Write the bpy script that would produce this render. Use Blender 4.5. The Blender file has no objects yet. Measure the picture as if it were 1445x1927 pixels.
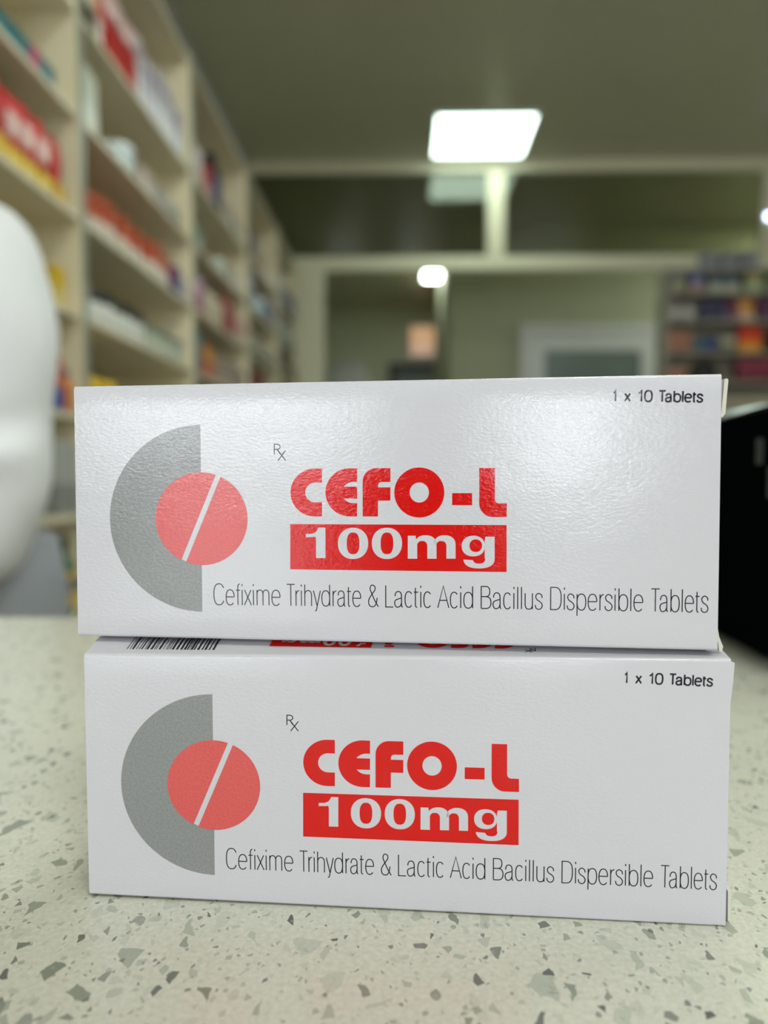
import bpy, bmesh, math, random
from mathutils import Vector, Matrix
from mathutils.geometry import tessellate_polygon
random.seed(7)
sc = bpy.context.scene
COL = sc.collection
PI = math.pi
R = math.radians

# ------------------------------------------------------------------ camera, world, lights, exposure
CAM = Vector((0, 0, 1.03825))
cd = bpy.data.cameras.new('camera'); cam = bpy.data.objects.new('camera', cd); COL.objects.link(cam)
cam.matrix_world = Matrix.Translation(CAM) @ Matrix.Rotation(R(1.3), 4, 'Z') @ Matrix.Rotation(R(90 - 3.1402), 4, 'X')
cd.sensor_fit = 'AUTO'; cd.sensor_width = 36; cd.lens = 26.597
cd.clip_start = .01; cd.clip_end = 60
cd.dof.use_dof = True; cd.dof.focus_distance = .1508; cd.dof.aperture_fstop = 8.3
sc.camera = cam
sc.view_settings.view_transform = 'Standard'; sc.view_settings.look = 'None'
sc.view_settings.gamma = 1; sc.view_settings.use_curve_mapping = False
sc.view_settings.exposure = 0.15
w = bpy.data.worlds.new('world'); sc.world = w; w.use_nodes = True
w.node_tree.nodes['Background'].inputs[0].default_value = (.75, .85, 1, 1)
w.node_tree.nodes['Background'].inputs[1].default_value = .4

FRONT_Y = -3.0
# daylight through the shop windows behind the camera: (x0, x1, z0, z1, radiance)
WINDOWS = [(-2.02, -.72, 1.19, 1.48, 19), (-.02, .40, 1.03, 1.46, 17), (-1.78, -.98, .30, .82, 5), (1.6, 2.9, 1.24, 1.80, 6),
           (-2.40, -.15, 1.92, 2.80, 1.3), (.05, 3.2, 1.92, 2.80, 2.0)]  # unseen upper row, added to throw more daylight on the shelves
for x0, x1, z0, z1, rad in WINDOWS:
    ld = bpy.data.lights.new('window_daylight', 'AREA'); ld.shape = 'RECTANGLE'
    ld.size = x1 - x0; ld.size_y = z1 - z0
    ld.energy = rad * PI * (x1 - x0) * (z1 - z0)
    ld.color = (.90, .95, 1.0)
    lo = bpy.data.objects.new('window_daylight', ld); COL.objects.link(lo)
    lo.location = ((x0 + x1) / 2, FRONT_Y + .01, (z0 + z1) / 2); lo.rotation_euler = (R(90), 0, 0)

# ------------------------------------------------------------------ helpers
def lin(c):
    return tuple(((v / 255) / 12.92 if v <= 10 else (((v / 255) + .055) / 1.055) ** 2.4) for v in c)
MATS = {}
def mat(name, col, rough=.5, metal=0, spec=.5, emis=None, es=0, coat=0, bump=None, mott=0, trans=0, ior=1.45):
    if name in MATS: return MATS[name]
    m = bpy.data.materials.new(name); m.use_nodes = True; nt = m.node_tree; b = nt.nodes['Principled BSDF']
    b.inputs['Base Color'].default_value = (*col, 1); b.inputs['Roughness'].default_value = rough
    b.inputs['Metallic'].default_value = metal; b.inputs['Specular IOR Level'].default_value = spec
    b.inputs['Coat Weight'].default_value = coat; b.inputs['Coat Roughness'].default_value = .08
    b.inputs['Transmission Weight'].default_value = trans; b.inputs['IOR'].default_value = ior
    if emis:
        b.inputs['Emission Color'].default_value = (*emis, 1); b.inputs['Emission Strength'].default_value = es
    tc = nt.nodes.new('ShaderNodeTexCoord')
    if mott:
        n = nt.nodes.new('ShaderNodeTexNoise'); n.inputs['Scale'].default_value = 14; n.inputs['Detail'].default_value = 4
        nt.links.new(tc.outputs['Object'], n.inputs['Vector'])
        mx = nt.nodes.new('ShaderNodeMix'); mx.data_type = 'RGBA'
        mx.inputs['A'].default_value = (*[c * (1 - mott) for c in col], 1); mx.inputs['B'].default_value = (*[min(1, c * (1 + mott)) for c in col], 1)
        nt.links.new(n.outputs['Fac'], mx.inputs['Factor']); nt.links.new(mx.outputs['Result'], b.inputs['Base Color'])
    if bump:
        n2 = nt.nodes.new('ShaderNodeTexNoise'); n2.inputs['Scale'].default_value = bump[0]; n2.inputs['Detail'].default_value = 3
        nt.links.new(tc.outputs['Object'], n2.inputs['Vector'])
        bp = nt.nodes.new('ShaderNodeBump'); bp.inputs['Strength'].default_value = bump[1]; bp.inputs['Distance'].default_value = bump[2]
        nt.links.new(n2.outputs['Fac'], bp.inputs['Height']); nt.links.new(bp.outputs['Normal'], b.inputs['Normal'])
    MATS[name] = m; return m

def mesh_obj(name, bm, m, parent=None, smooth=False):
    me = bpy.data.meshes.new(name); bmesh.ops.recalc_face_normals(bm, faces=bm.faces[:]) if bm.faces else None
    bm.to_mesh(me); bm.free()
    if smooth:
        for p in me.polygons: p.use_smooth = True
    if m: me.materials.append(m)
    o = bpy.data.objects.new(name, me); COL.objects.link(o)
    if parent: o.parent = parent
    return o
def tag(o, label=None, cat=None, group=None, kind=None):
    if label: o['label'] = label
    if cat: o['category'] = cat
    if group: o['group'] = group
    if kind: o['kind'] = kind
    return o
def empty(name, loc=(0, 0, 0), rz=0, label=None, cat=None, group=None, kind=None):
    o = bpy.data.objects.new(name, None); COL.objects.link(o); o.location = loc; o.rotation_euler = (0, 0, rz)
    o.empty_display_size = .05
    return tag(o, label, cat, group, kind)
def box(bm, x0, x1, y0, y1, z0, z1, bev=0, seg=2):
    r = bmesh.ops.create_cube(bm, size=1)
    vs = r['verts']
    for v in vs:
        v.co = Vector(((x0 + x1) / 2 + v.co.x * (x1 - x0), (y0 + y1) / 2 + v.co.y * (y1 - y0), (z0 + z1) / 2 + v.co.z * (z1 - z0)))
    if bev:
        es = list({e for v in vs for e in v.link_edges})
        bmesh.ops.bevel(bm, geom=es, offset=bev, segments=seg, affect='EDGES', profile=.5)
def bx(name, m, parent, *a, **k):
    sm = k.pop('smooth', False)
    bm = bmesh.new(); box(bm, *a, **k); return mesh_obj(name, bm, m, parent, sm)
def lathe(bm, prof, n=16, cx=0, cy=0, sx=1, sy=1):
    rings = []
    for r, z in prof:
        rings.append([bm.verts.new((cx + sx * r * math.cos(2 * PI * i / n), cy + sy * r * math.sin(2 * PI * i / n), z)) for i in range(n)])
    for a, b in zip(rings, rings[1:]):
        for i in range(n):
            bm.faces.new((a[i], a[(i + 1) % n], b[(i + 1) % n], b[i]))
    bm.faces.new(rings[0][::-1]); bm.faces.new(rings[-1])
def prism(bm, poly, axis, a0, a1):
    """extrude a 2D polygon along axis ('x','y','z')"""
    def P(p, a):
        return {'x': (a, p[0], p[1]), 'y': (p[0], a, p[1]), 'z': (p[0], p[1], a)}[axis]
    A = [bm.verts.new(P(p, a0)) for p in poly]; B = [bm.verts.new(P(p, a1)) for p in poly]
    n = len(poly); bm.faces.new(A[::-1]); bm.faces.new(B)
    for i in range(n): bm.faces.new((A[i], A[(i + 1) % n], B[(i + 1) % n], B[i]))
def struct(name, m, *a, parent=None, **k):
    o = bx(name, m, parent, *a, **k)
    if not parent: o['kind'] = 'structure'
    return o

# ------------------------------------------------------------------ materials
M_cream = mat('cream_laminate', (.86, .77, .53), .45, mott=.05)
M_board = mat('cream_shelf_board', (.72, .65, .48), .4, mott=.05)
M_edge = mat('grey_green_edge_strip', (.30, .33, .27), .3)
M_back = mat('shelf_back_cream', (.52, .48, .36), .6)
M_wallg = mat('sage_green_paint', (.50, .53, .35), .7, mott=.06)
M_wallc = mat('pale_green_grey_paint', (.66, .68, .50), .7, mott=.06)
M_wallw = mat('off_white_paint', (.55, .55, .50), .8, mott=.04)
M_ceil = mat('glossy_ceiling_board', (.52, .51, .36), .28, mott=.08)
M_trim = mat('cream_aluminium_profile', (.78, .74, .53), .35)
M_white = mat('white_door_profile', (.80, .82, .77), .4)
M_shopf = mat('dark_shopfront_paint', (.10, .10, .10), .6)
M_floor = mat('grey_floor_tile', (.38, .36, .32), .25, mott=.1)
M_grout = mat('floor_grout', (.2, .19, .17), .9)
M_black = mat('glossy_black_plastic', (.002, .003, .003), .10, spec=.12)
M_blackb = mat('deep_black_plastic', (.002, .003, .003), .5, spec=0)
M_blackm = mat('matt_black_plastic', (.006, .007, .007), .45, spec=.3)
M_dgrey = mat('dark_grey_plastic', (.035, .036, .038), .4)
M_steel = mat('brushed_steel', (.5, .5, .48), .3, metal=1)
M_lamp = mat('lit_lamp_diffuser', (.9, .95, .9), .4, emis=(.92, 1.0, .94), es=18)
M_lamp2 = mat('lit_greenish_lamp_diffuser', (.9, .95, .9), .4, emis=(.80, 1.0, .88), es=5.5)
M_lampf = mat('white_lamp_frame', (.75, .8, .76), .4)

def glass_mat():
    m = bpy.data.materials.new('dark_tinted_glass'); m.use_nodes = True; nt = m.node_tree; nt.nodes.clear()
    out = nt.nodes.new('ShaderNodeOutputMaterial'); mx = nt.nodes.new('ShaderNodeMixShader')
    t = nt.nodes.new('ShaderNodeBsdfTransparent'); t.inputs[0].default_value = (.66, .655, .56, 1)
    g = nt.nodes.new('ShaderNodeBsdfGlossy'); g.inputs['Roughness'].default_value = .04; g.inputs[0].default_value = (.95, 1, .95, 1)
    f = nt.nodes.new('ShaderNodeFresnel'); f.inputs[0].default_value = 1.6
    nt.links.new(f.outputs[0], mx.inputs[0]); nt.links.new(t.outputs[0], mx.inputs[1]); nt.links.new(g.outputs[0], mx.inputs[2])
    nt.links.new(mx.outputs[0], out.inputs[0]); return m
M_glass = glass_mat()

def quartz():
    m = bpy.data.materials.new('speckled_quartz'); m.use_nodes = True; nt = m.node_tree; b = nt.nodes['Principled BSDF']
    N = nt.nodes; L = nt.links
    b.inputs['Roughness'].default_value = .22; b.inputs['Specular IOR Level'].default_value = .45
    tc = N.new('ShaderNodeTexCoord')
    ns = N.new('ShaderNodeTexNoise'); ns.inputs['Scale'].default_value = 900; ns.inputs['Detail'].default_value = 5
    L.new(tc.outputs['Object'], ns.inputs['Vector'])
    cr = N.new('ShaderNodeValToRGB'); cr.color_ramp.elements[0].position = .3; cr.color_ramp.elements[1].position = .7
    cr.color_ramp.elements[0].color = (.57, .555, .465, 1); cr.color_ramp.elements[1].color = (.68, .665, .565, 1)
    L.new(ns.outputs['Fac'], cr.inputs[0]); col = cr.outputs[0]
    dn = N.new('ShaderNodeTexNoise'); dn.inputs['Scale'].default_value = 260; dn.inputs['Detail'].default_value = 2
    L.new(tc.outputs['Object'], dn.inputs['Vector'])
    sub = N.new('ShaderNodeVectorMath'); sub.operation = 'SUBTRACT'; sub.inputs[1].default_value = (.5, .5, .5)
    L.new(dn.outputs['Color'], sub.inputs[0])
    for scale, pick, e0, wob, op, seed, tone in ((225, .74, .08, .0026, .85, 0, ((.50, .53, .43), (.36, .39, .31), (.17, .19, .15))),
                                          (430, .76, .10, .0014, .9, 3.3, ((.45, .47, .38), (.30, .32, .26), (.06, .065, .06))),
                                          (950, .78, .10, .0006, .8, 7.7, ((.48, .49, .40), (.35, .36, .29), (.14, .14, .13)))):
        sc_ = N.new('ShaderNodeVectorMath'); sc_.operation = 'SCALE'; sc_.inputs['Scale'].default_value = wob
        L.new(sub.outputs[0], sc_.inputs[0])
        ad = N.new('ShaderNodeVectorMath'); ad.operation = 'ADD'; L.new(tc.outputs['Object'], ad.inputs[0]); L.new(sc_.outputs[0], ad.inputs[1])
        mp = N.new('ShaderNodeMapping'); mp.inputs['Location'].default_value = (seed * .01, seed * .013, 0)
        mp.inputs['Rotation'].default_value = (0, 0, .5 + seed); mp.inputs['Scale'].default_value = (1, .72, 1)
        L.new(ad.outputs[0], mp.inputs[0])
        va = N.new('ShaderNodeTexVoronoi'); va.voronoi_dimensions = '2D'; va.feature = 'F1'; va.inputs['Scale'].default_value = scale
        vb = N.new('ShaderNodeTexVoronoi'); vb.voronoi_dimensions = '2D'; vb.feature = 'DISTANCE_TO_EDGE'; vb.inputs['Scale'].default_value = scale
        for v in (va, vb): L.new(mp.outputs[0], v.inputs['Vector'])
        sp = N.new('ShaderNodeSeparateColor'); L.new(va.outputs['Color'], sp.inputs[0])
        gt = N.new('ShaderNodeMath'); gt.operation = 'GREATER_THAN'; gt.inputs[1].default_value = pick; L.new(sp.outputs['Red'], gt.inputs[0])
        # threshold of edge distance varies per cell
        ma = N.new('ShaderNodeMath'); ma.operation = 'MULTIPLY_ADD'; ma.inputs[1].default_value = .20; ma.inputs[2].default_value = e0
        L.new(sp.outputs['Green'], ma.inputs[0])
        mr = N.new('ShaderNodeMath'); mr.operation = 'SUBTRACT'; L.new(vb.outputs['Distance'], mr.inputs[0]); L.new(ma.outputs[0], mr.inputs[1])
        ss = N.new('ShaderNodeMapRange'); ss.inputs['From Min'].default_value = 0; ss.inputs['From Max'].default_value = .03; L.new(mr.outputs[0], ss.inputs['Value'])
        mu = N.new('ShaderNodeMath'); mu.operation = 'MULTIPLY'; L.new(gt.outputs[0], mu.inputs[0]); L.new(ss.outputs[0], mu.inputs[1])
        al = N.new('ShaderNodeMapRange'); al.inputs['To Min'].default_value = .22 * op; al.inputs['To Max'].default_value = op; L.new(sp.outputs['Blue'], al.inputs['Value'])
        m2 = N.new('ShaderNodeMath'); m2.operation = 'MULTIPLY'; L.new(mu.outputs[0], m2.inputs[0]); L.new(al.outputs[0], m2.inputs[1])
        tr = N.new('ShaderNodeValToRGB'); el = tr.color_ramp.elements
        el[0].position = 0; el[0].color = (*tone[0], 1); el[1].position = 1; el[1].color = (*tone[2], 1)
        e = el.new(.6); e.color = (*tone[1], 1); tr.color_ramp.elements[-1].position = 1
        L.new(sp.outputs['Blue'], tr.inputs[0])
        mx = N.new('ShaderNodeMix'); mx.data_type = 'RGBA'; L.new(m2.outputs[0], mx.inputs['Factor'])
        L.new(col, mx.inputs['A']); L.new(tr.outputs[0], mx.inputs['B']); col = mx.outputs['Result']
    L.new(col, b.inputs['Base Color']); return m
M_quartz = quartz()

def paper(name, col, rough=.085, mot=0):
    """glossy varnished carton board with fine orange-peel relief"""
    m = bpy.data.materials.new(name); m.use_nodes = True; nt = m.node_tree; b = nt.nodes['Principled BSDF']; N = nt.nodes; L = nt.links
    b.inputs['Base Color'].default_value = (*col, 1); b.inputs['Roughness'].default_value = rough; b.inputs['Specular IOR Level'].default_value = .42
    tc = N.new('ShaderNodeTexCoord')
    mp = N.new('ShaderNodeMapping'); mp.inputs['Scale'].default_value = (.7, 1, 1.15); L.new(tc.outputs['Object'], mp.inputs[0])
    n1 = N.new('ShaderNodeTexNoise'); n1.inputs['Scale'].default_value = 1500; n1.inputs['Detail'].default_value = 4; n1.inputs['Roughness'].default_value = .6
    n2 = N.new('ShaderNodeTexNoise'); n2.inputs['Scale'].default_value = 48; n2.inputs['Detail'].default_value = 2
    for n in (n1, n2): L.new(mp.outputs[0], n.inputs['Vector'])
    b1 = N.new('ShaderNodeBump'); b1.inputs['Strength'].default_value = 1; b1.inputs['Distance'].default_value = .000045
    b2 = N.new('ShaderNodeBump'); b2.inputs['Strength'].default_value = 1; b2.inputs['Distance'].default_value = .00020
    L.new(n1.outputs['Fac'], b1.inputs['Height']); L.new(n2.outputs['Fac'], b2.inputs['Height'])
    L.new(b2.outputs['Normal'], b1.inputs['Normal']); L.new(b1.outputs['Normal'], b.inputs['Normal'])
    if mot:
        n3 = N.new('ShaderNodeTexNoise'); n3.inputs['Scale'].default_value = 2500; n3.inputs['Detail'].default_value = 1
        L.new(tc.outputs['Object'], n3.inputs['Vector'])
        mx = N.new('ShaderNodeMix'); mx.data_type = 'RGBA'
        mx.inputs['A'].default_value = (*[c * (1 - mot) for c in col], 1); mx.inputs['B'].default_value = (*[min(1, c * (1 + mot)) for c in col], 1)
        L.new(n3.outputs['Fac'], mx.inputs['Factor']); L.new(mx.outputs['Result'], b.inputs['Base Color'])
    return m
P_white = paper('varnished_white_carton', (.575, .558, .588))
P_grey = paper('grey_print', (.243, .246, .243), mot=.25)
P_pink = paper('coral_print', (.64, .095, .09), mot=.18)
P_red = paper('red_print', (.62, .003, .001))
P_black = paper('black_print', (.012, .012, .018))
P_edge = mat('raw_carton_edge', (.62, .58, .50), .8)
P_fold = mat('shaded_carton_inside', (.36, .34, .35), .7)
P_in = mat('shade_grey_carton_inside', (.20, .19, .19), .8)  # both inside greys have the flap shade put into the colour

# ------------------------------------------------------------------ room shell
XL, XR, YB = -.97, 3.6, 9.2
ZT = 3.0
struct('floor', M_grout, XL - .1, XR + .1, FRONT_Y - .1, YB + .1, -.06, -.004)
fl = bpy.data.objects['floor']
tile = None
for i in range(7):
    for j in range(20):
        if tile is None:
            tile = bx('tile', M_floor, fl, -.297, .297, -.297, .297, -.01, 0, bev=.002, seg=1); o = tile
        else:
            o = tile.copy(); COL.objects.link(o)
        o.location = (XL + .3 + i * .6, FRONT_Y + .3 + j * .6, 0)
struct('wall_left', M_wallw, XL - .1, XL, FRONT_Y - .1, YB, 0, ZT)
struct('wall_right', M_wallw, XR, XR + .1, FRONT_Y - .1, YB, 0, ZT)
struct('wall_back', M_wallc, XL - .1, XR + .1, YB, YB + .1, 0, ZT)
cl = struct('ceiling', M_grout, XL - .1, XR + .1, FRONT_Y - .1, YB + .1, ZT + .012, ZT + .1)
pl = None
W_P = .25
np_ = int((YB - FRONT_Y) / W_P)
for j in range(np_ + 1):
    if pl is None:
        pl = bx('ceiling_board', M_ceil, cl, XL, XR, -.1235, .1235, -.001, .012, bev=.0025, seg=1); o = pl
    else:
        o = pl.copy(); COL.objects.link(o)
    o.location = (0, FRONT_Y + W_P / 2 + j * W_P, ZT)
# front wall with shop windows (behind the camera)
def wall_with_holes(name, m, y0, y1, x0, x1, z0, z1, holes):
    xs = sorted({x0, x1, *[h[0] for h in holes], *[h[1] for h in holes]})
    bm = bmesh.new()
    for a, b in zip(xs, xs[1:]):
        mid = (a + b) / 2
        hs = sorted([(h[2], h[3]) for h in holes if h[0] < mid < h[1]])
        z = z0
        for h0, h1 in hs:
            if h0 > z: box(bm, a, b, y0, y1, z, h0)
            z = h1
        if z < z1: box(bm, a, b, y0, y1, z, z1)
    o = mesh_obj(name, bm, m); o['kind'] = 'structure'; return o
holes = [(x0, x1, z0, z1) for x0, x1, z0, z1, _ in WINDOWS]
wall_with_holes('wall_front', M_shopf, FRONT_Y - .1, FRONT_Y, XL - 1.6, XR + .1, 0, ZT, holes)
struct('wall_left_return', M_wallw, XL - 1.6, XL - .1, -.6, -.5, 0, ZT)
struct('wall_left_front', M_wallw, XL - 1.7, XL - 1.6, FRONT_Y - .1, -.5, 0, ZT)
# the shop widens towards the street: cut the left wall back there
bpy.data.objects.remove(bpy.data.objects['wall_left'])
struct('wall_left', M_wallw, XL - .1, XL, -.5, YB, 0, ZT)
struct('ceiling_front', M_wallw, XL - 1.6, XL - .1, FRONT_Y - .1, -.5, ZT, ZT + .1)
struct('floor_front', M_floor, XL - 1.6, XL - .1, FRONT_Y - .1, -.5, -.06, 0)
for k, (x0, x1, z0, z1) in enumerate(holes):
    wo = empty('window_%d' % (k + 1), ((x0 + x1) / 2, FRONT_Y - .05, z0), kind='structure')
    hw, hh = (x1 - x0) / 2, z1 - z0
    bm = bmesh.new()
    for a in ((-hw, -hw + .05, 0, hh), (hw - .05, hw, 0, hh), (-hw + .05, hw - .05, 0, .05), (-hw + .05, hw - .05, hh - .05, hh)):
        box(bm, a[0], a[1], -.03, .03, a[2], a[3])
    mesh_obj('window_frame', bm, M_white, wo)
    bx('mullion', M_white, wo, -.02, .02, -.025, .025, .05, hh - .05)

# partition with dark transom panes
PY = 4.93
part = empty('wall_partition', (0, PY, 0), kind='structure')
bx('top_rail', M_trim, part, XL, XR, -.03, .03, 2.925, 2.998, bev=.004)
bx('middle_rail', M_trim, part, XL, XR, -.03, .03, 2.315, 2.40, bev=.004)
for x0, x1 in ((.545, .655), (2.27, 2.36)):
    bx('mullion', M_trim, part, x0, x1, -.028, .028, 2.401, 2.924, bev=.004)
bx('post', M_trim, part, -.675, -.50, -.045, .045, 0, 2.314, bev=.005)
bx('post', M_trim, part, 2.27, 2.36, -.028, .028, 0, 2.314, bev=.005)
for x0, x1 in ((XL, .545), (.655, 2.27), (2.36, XR)):
    bx('glass_pane', M_glass, part, x0 + .001, x1 - .001, -.003, .003, 2.401, 2.924)
bx('side_infill', M_wallc, part, XL, -.676, -.02, .02, 0, 2.314)
# spaces beyond
struct('wall_green', M_wallg, .39, XR, 6.2, 6.3, 0, ZT)
struct('wall_green_return', M_wallg, .39, .49, 6.3, YB, 0, ZT)
dr = empty('door_1', (1.535, 6.19, 0), kind='structure')
bm = bmesh.new()
for a in ((-.58, -.52, 0, 2.21), (.52, .58, 0, 2.21), (-.52, .52, 2.15, 2.21)): box(bm, a[0], a[1], -.03, .009, a[2], a[3], bev=.004)
mesh_obj('door_frame', bm, M_white, dr)
bm = bmesh.new()
for a in ((-.515, -.385, .02, 2.145), (.385, .515, .02, 2.145), (-.385, .385, 2.0, 2.145), (-.385, .385, .02, .25), (-.385, .385, .95, 1.05)):
    box(bm, a[0], a[1], -.024, .005, a[2], a[3], bev=.003)
mesh_obj('door_leaf', bm, M_white, dr)
M_frost = mat('frosted_teal_glass', (.22, .27, .24), .3)
bx('door_pane', M_frost, dr, -.385, .385, -.012, -.004, 1.05, 2.0); bx('door_pane', M_frost, dr, -.385, .385, -.012, -.004, .25, .95)
bm = bmesh.new(); box(bm, -.47, -.45, -.06, -.024, .95, 1.15, bev=.006); mesh_obj('door_handle', bm, M_steel, dr)
# corridor: dark doorway and lit louvred window in the far wall
dk = empty('door_2', (.02, YB - .01, 0), kind='structure')
bx('door_frame', M_dgrey, dk, -.1, .37, -.05, .009, 2.22, 2.32, bev=.004)
bx('door_frame', M_dgrey, dk, -.17, -.1, -.05, .009, 0, 2.32, bev=.004)
bx('door_leaf', M_frost, dk, -.1, .37, -.02, .005, .01, 2.22)
wl = empty('window_5', (.32, YB - .005, 2.40), kind='structure')
M_warm = mat('warm_lit_slat', (.8, .55, .35), .5, emis=(1, .62, .34), es=.42)
M_warm2 = mat('pink_lit_slat', (.8, .55, .45), .5, emis=(1, .66, .50), es=.40)
bx('window_frame', M_wallw, wl, -.235, .235, -.02, .0, 0, .38, bev=.003)
for k in range(6):
    bx('louvre_slat', M_warm2 if k < 2 else M_warm, wl, -.215, .215, -.035, -.021, .02 + k * .058, .066 + k * .058, bev=.002)

# ceiling lights
def ceiling_light(x, y, label, s=.585, m=None):
    t = empty('ceiling_light', (x, y, ZT - .002), label=label, cat='lamp')
    h = s / 2
    bm = bmesh.new()
    for a in ((-h, h, -h, -h + .02), (-h, h, h - .02, h), (-h, -h + .02, -h + .02, h - .02), (h - .02, h, -h + .02, h - .02)): box(bm, *a, -.014, 0)
    mesh_obj('lamp_frame', bm, M_lampf, t)
    bx('diffuser', m or M_lamp, t, -h + .02, h - .02, -h + .02, h - .02, -.011, -.001)
ceiling_light(.47, 4.55, 'square ceiling light panel just before the glass partition', m=M_lamp2)
ceiling_light(.50, 7.62, 'ceiling light far back in the corridor beyond the partition, small in view')
ceiling_light(.47, 1.3, 'added square ceiling light panel above the end of the counter, out of view')  # unseen lamp added as overhead fill for counter and shelves
ceiling_light(.47, -.9, 'added square ceiling light panel behind the camera, left one near the shop windows')  # unseen lamp added to brighten faces turned to the camera
ceiling_light(2.0, -.9, 'added square ceiling light panel behind the camera, right one near the shop windows')  # second unseen lamp added behind the camera for the same fill
ceiling_light(2.0, 1.3, 'added square ceiling light panel above the right end of the counter, unseen')  # added out of frame to raise the overhead light
ceiling_light(3.15, 5.55, 'added square ceiling light panel at the right, unseen beyond the glass partition')  # added out of frame to brighten the green wall and door
bm = bmesh.new(); lathe(bm, [(.003, -.006), (.011, -.005), (.012, 0), (.011, .003)], 12)
led = mesh_obj('indicator_lamp', bm, mat('blue_white_led', (.6, .7, 1), .4, emis=(.5, .6, 1), es=16))
led.location = (2.305, PY - .036, 2.63); led.rotation_euler = (R(90), 0, 0)
tag(led, 'tiny blue-white glowing light on the right partition post', 'lamp')

# ------------------------------------------------------------------ counter
CT = empty('counter', (0, .1, 0), label='shop counter topped with cream speckled quartz', cat='counter')
bx('countertop', M_quartz, CT, -.955, 1.9, -.38, .349, .918, .95, bev=.003)
bx('counter_front', M_cream, CT, -.95, 1.85, -.33, -.31, .08, .918); bx('counter_back', M_cream, CT, -.95, 1.85, .29, .31, .08, .918)
for x in (-.95, -.1, .75, 1.83): bx('side_panel', M_cream, CT, x, x + .02, -.31, .29, .0, .918)
bx('plinth', M_dgrey, CT, -.9, 1.8, -.27, .26, 0, .08)

# ------------------------------------------------------------------ cartons
CW, CH, CD = .128, .05295, .032
def warp(dl, zone=.008):
    TL, TR, BR, BL = dl
    def f(x, y, z):
        u, v = x / CW, z / CH
        k = max(0., 1 - max(0., y) / zone); k = k * k * (3 - 2 * k)
        dx = ((TL[0] * (1 - u) + TR[0] * u) * v + (BL[0] * (1 - u) + BR[0] * u) * (1 - v)) * k
        dz = ((TL[1] * (1 - u) + TR[1] * u) * v + (BL[1] * (1 - u) + BR[1] * u) * (1 - v)) * k
        return Vector((x + dx, y, z + dz))
    return f
# artwork is measured on the photographed front panel; this homography takes the measurements to panel metres
def homog(src, dst):
    import numpy as np
    A = []; B = []
    for (x, y), (u, v) in zip(src, dst):
        A.append([x, y, 1, 0, 0, 0, -u * x, -u * y]); B.append(u)
        A.append([0, 0, 0, x, y, 1, -v * x, -v * y]); B.append(v)
    h = np.linalg.solve(np.array(A, float), np.array(B, float))
    return lambda x, y: ((h[0] * x + h[1] * y + h[2]) / (h[6] * x + h[7] * y + 1), (h[3] * x + h[4] * y + h[5]) / (h[6] * x + h[7] * y + 1))
ART = homog([(139, 727), (1358, 703), (1350, 1225), (147, 1197)], [(0, CH), (CW, CH), (CW, 0), (0, 0)])
def zA(x, y): return ART(x / 2.779 + 480, y / 2.779 + 820)   # close-up of the red lettering

def arc(cx, cy, rx, ry, a0, a1, n=14, e=2.0):
    out = []
    for i in range(n + 1):
        a = R(a0 + (a1 - a0) * i / n); c, s = math.cos(a), math.sin(a)
        out.append((cx + rx * math.copysign(abs(c) ** (2 / e), c), cy + ry * math.copysign(abs(s) ** (2 / e), s)))
    return out
def smooth(pts, n=6):
    out = []; P = [pts[0]] + list(pts) + [pts[-1]]
    for i in range(1, len(P) - 2):
        p0, p1, p2, p3 = P[i - 1:i + 3]
        for k in range(n):
            t = k / n
            out.append(tuple(.5 * (2 * p1[j] + (p2[j] - p0[j]) * t + (2 * p0[j] - 5 * p1[j] + 4 * p2[j] - p3[j]) * t * t + (3 * p1[j] - p0[j] - 3 * p2[j] + p3[j]) * t ** 3) for j in (0, 1)))
    out.append(pts[-1]); return out
X = .72
def e_(w): return [[(0.0, .385), (w, .385)] , arc(w / 2, X / 2, w / 2, X / 2, 3, 318, 26, 2.35)]
def n_(w): return [[(0, 0), (0, X)], [(0, .45)] + arc(w / 2, .45, w / 2, X - .45, 180, 0, 12, 2.4) + [(w, 0)]]
def bowl(w): return arc(w / 2, X / 2, w / 2, X / 2, 0, 360, 26, 2.4)
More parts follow.
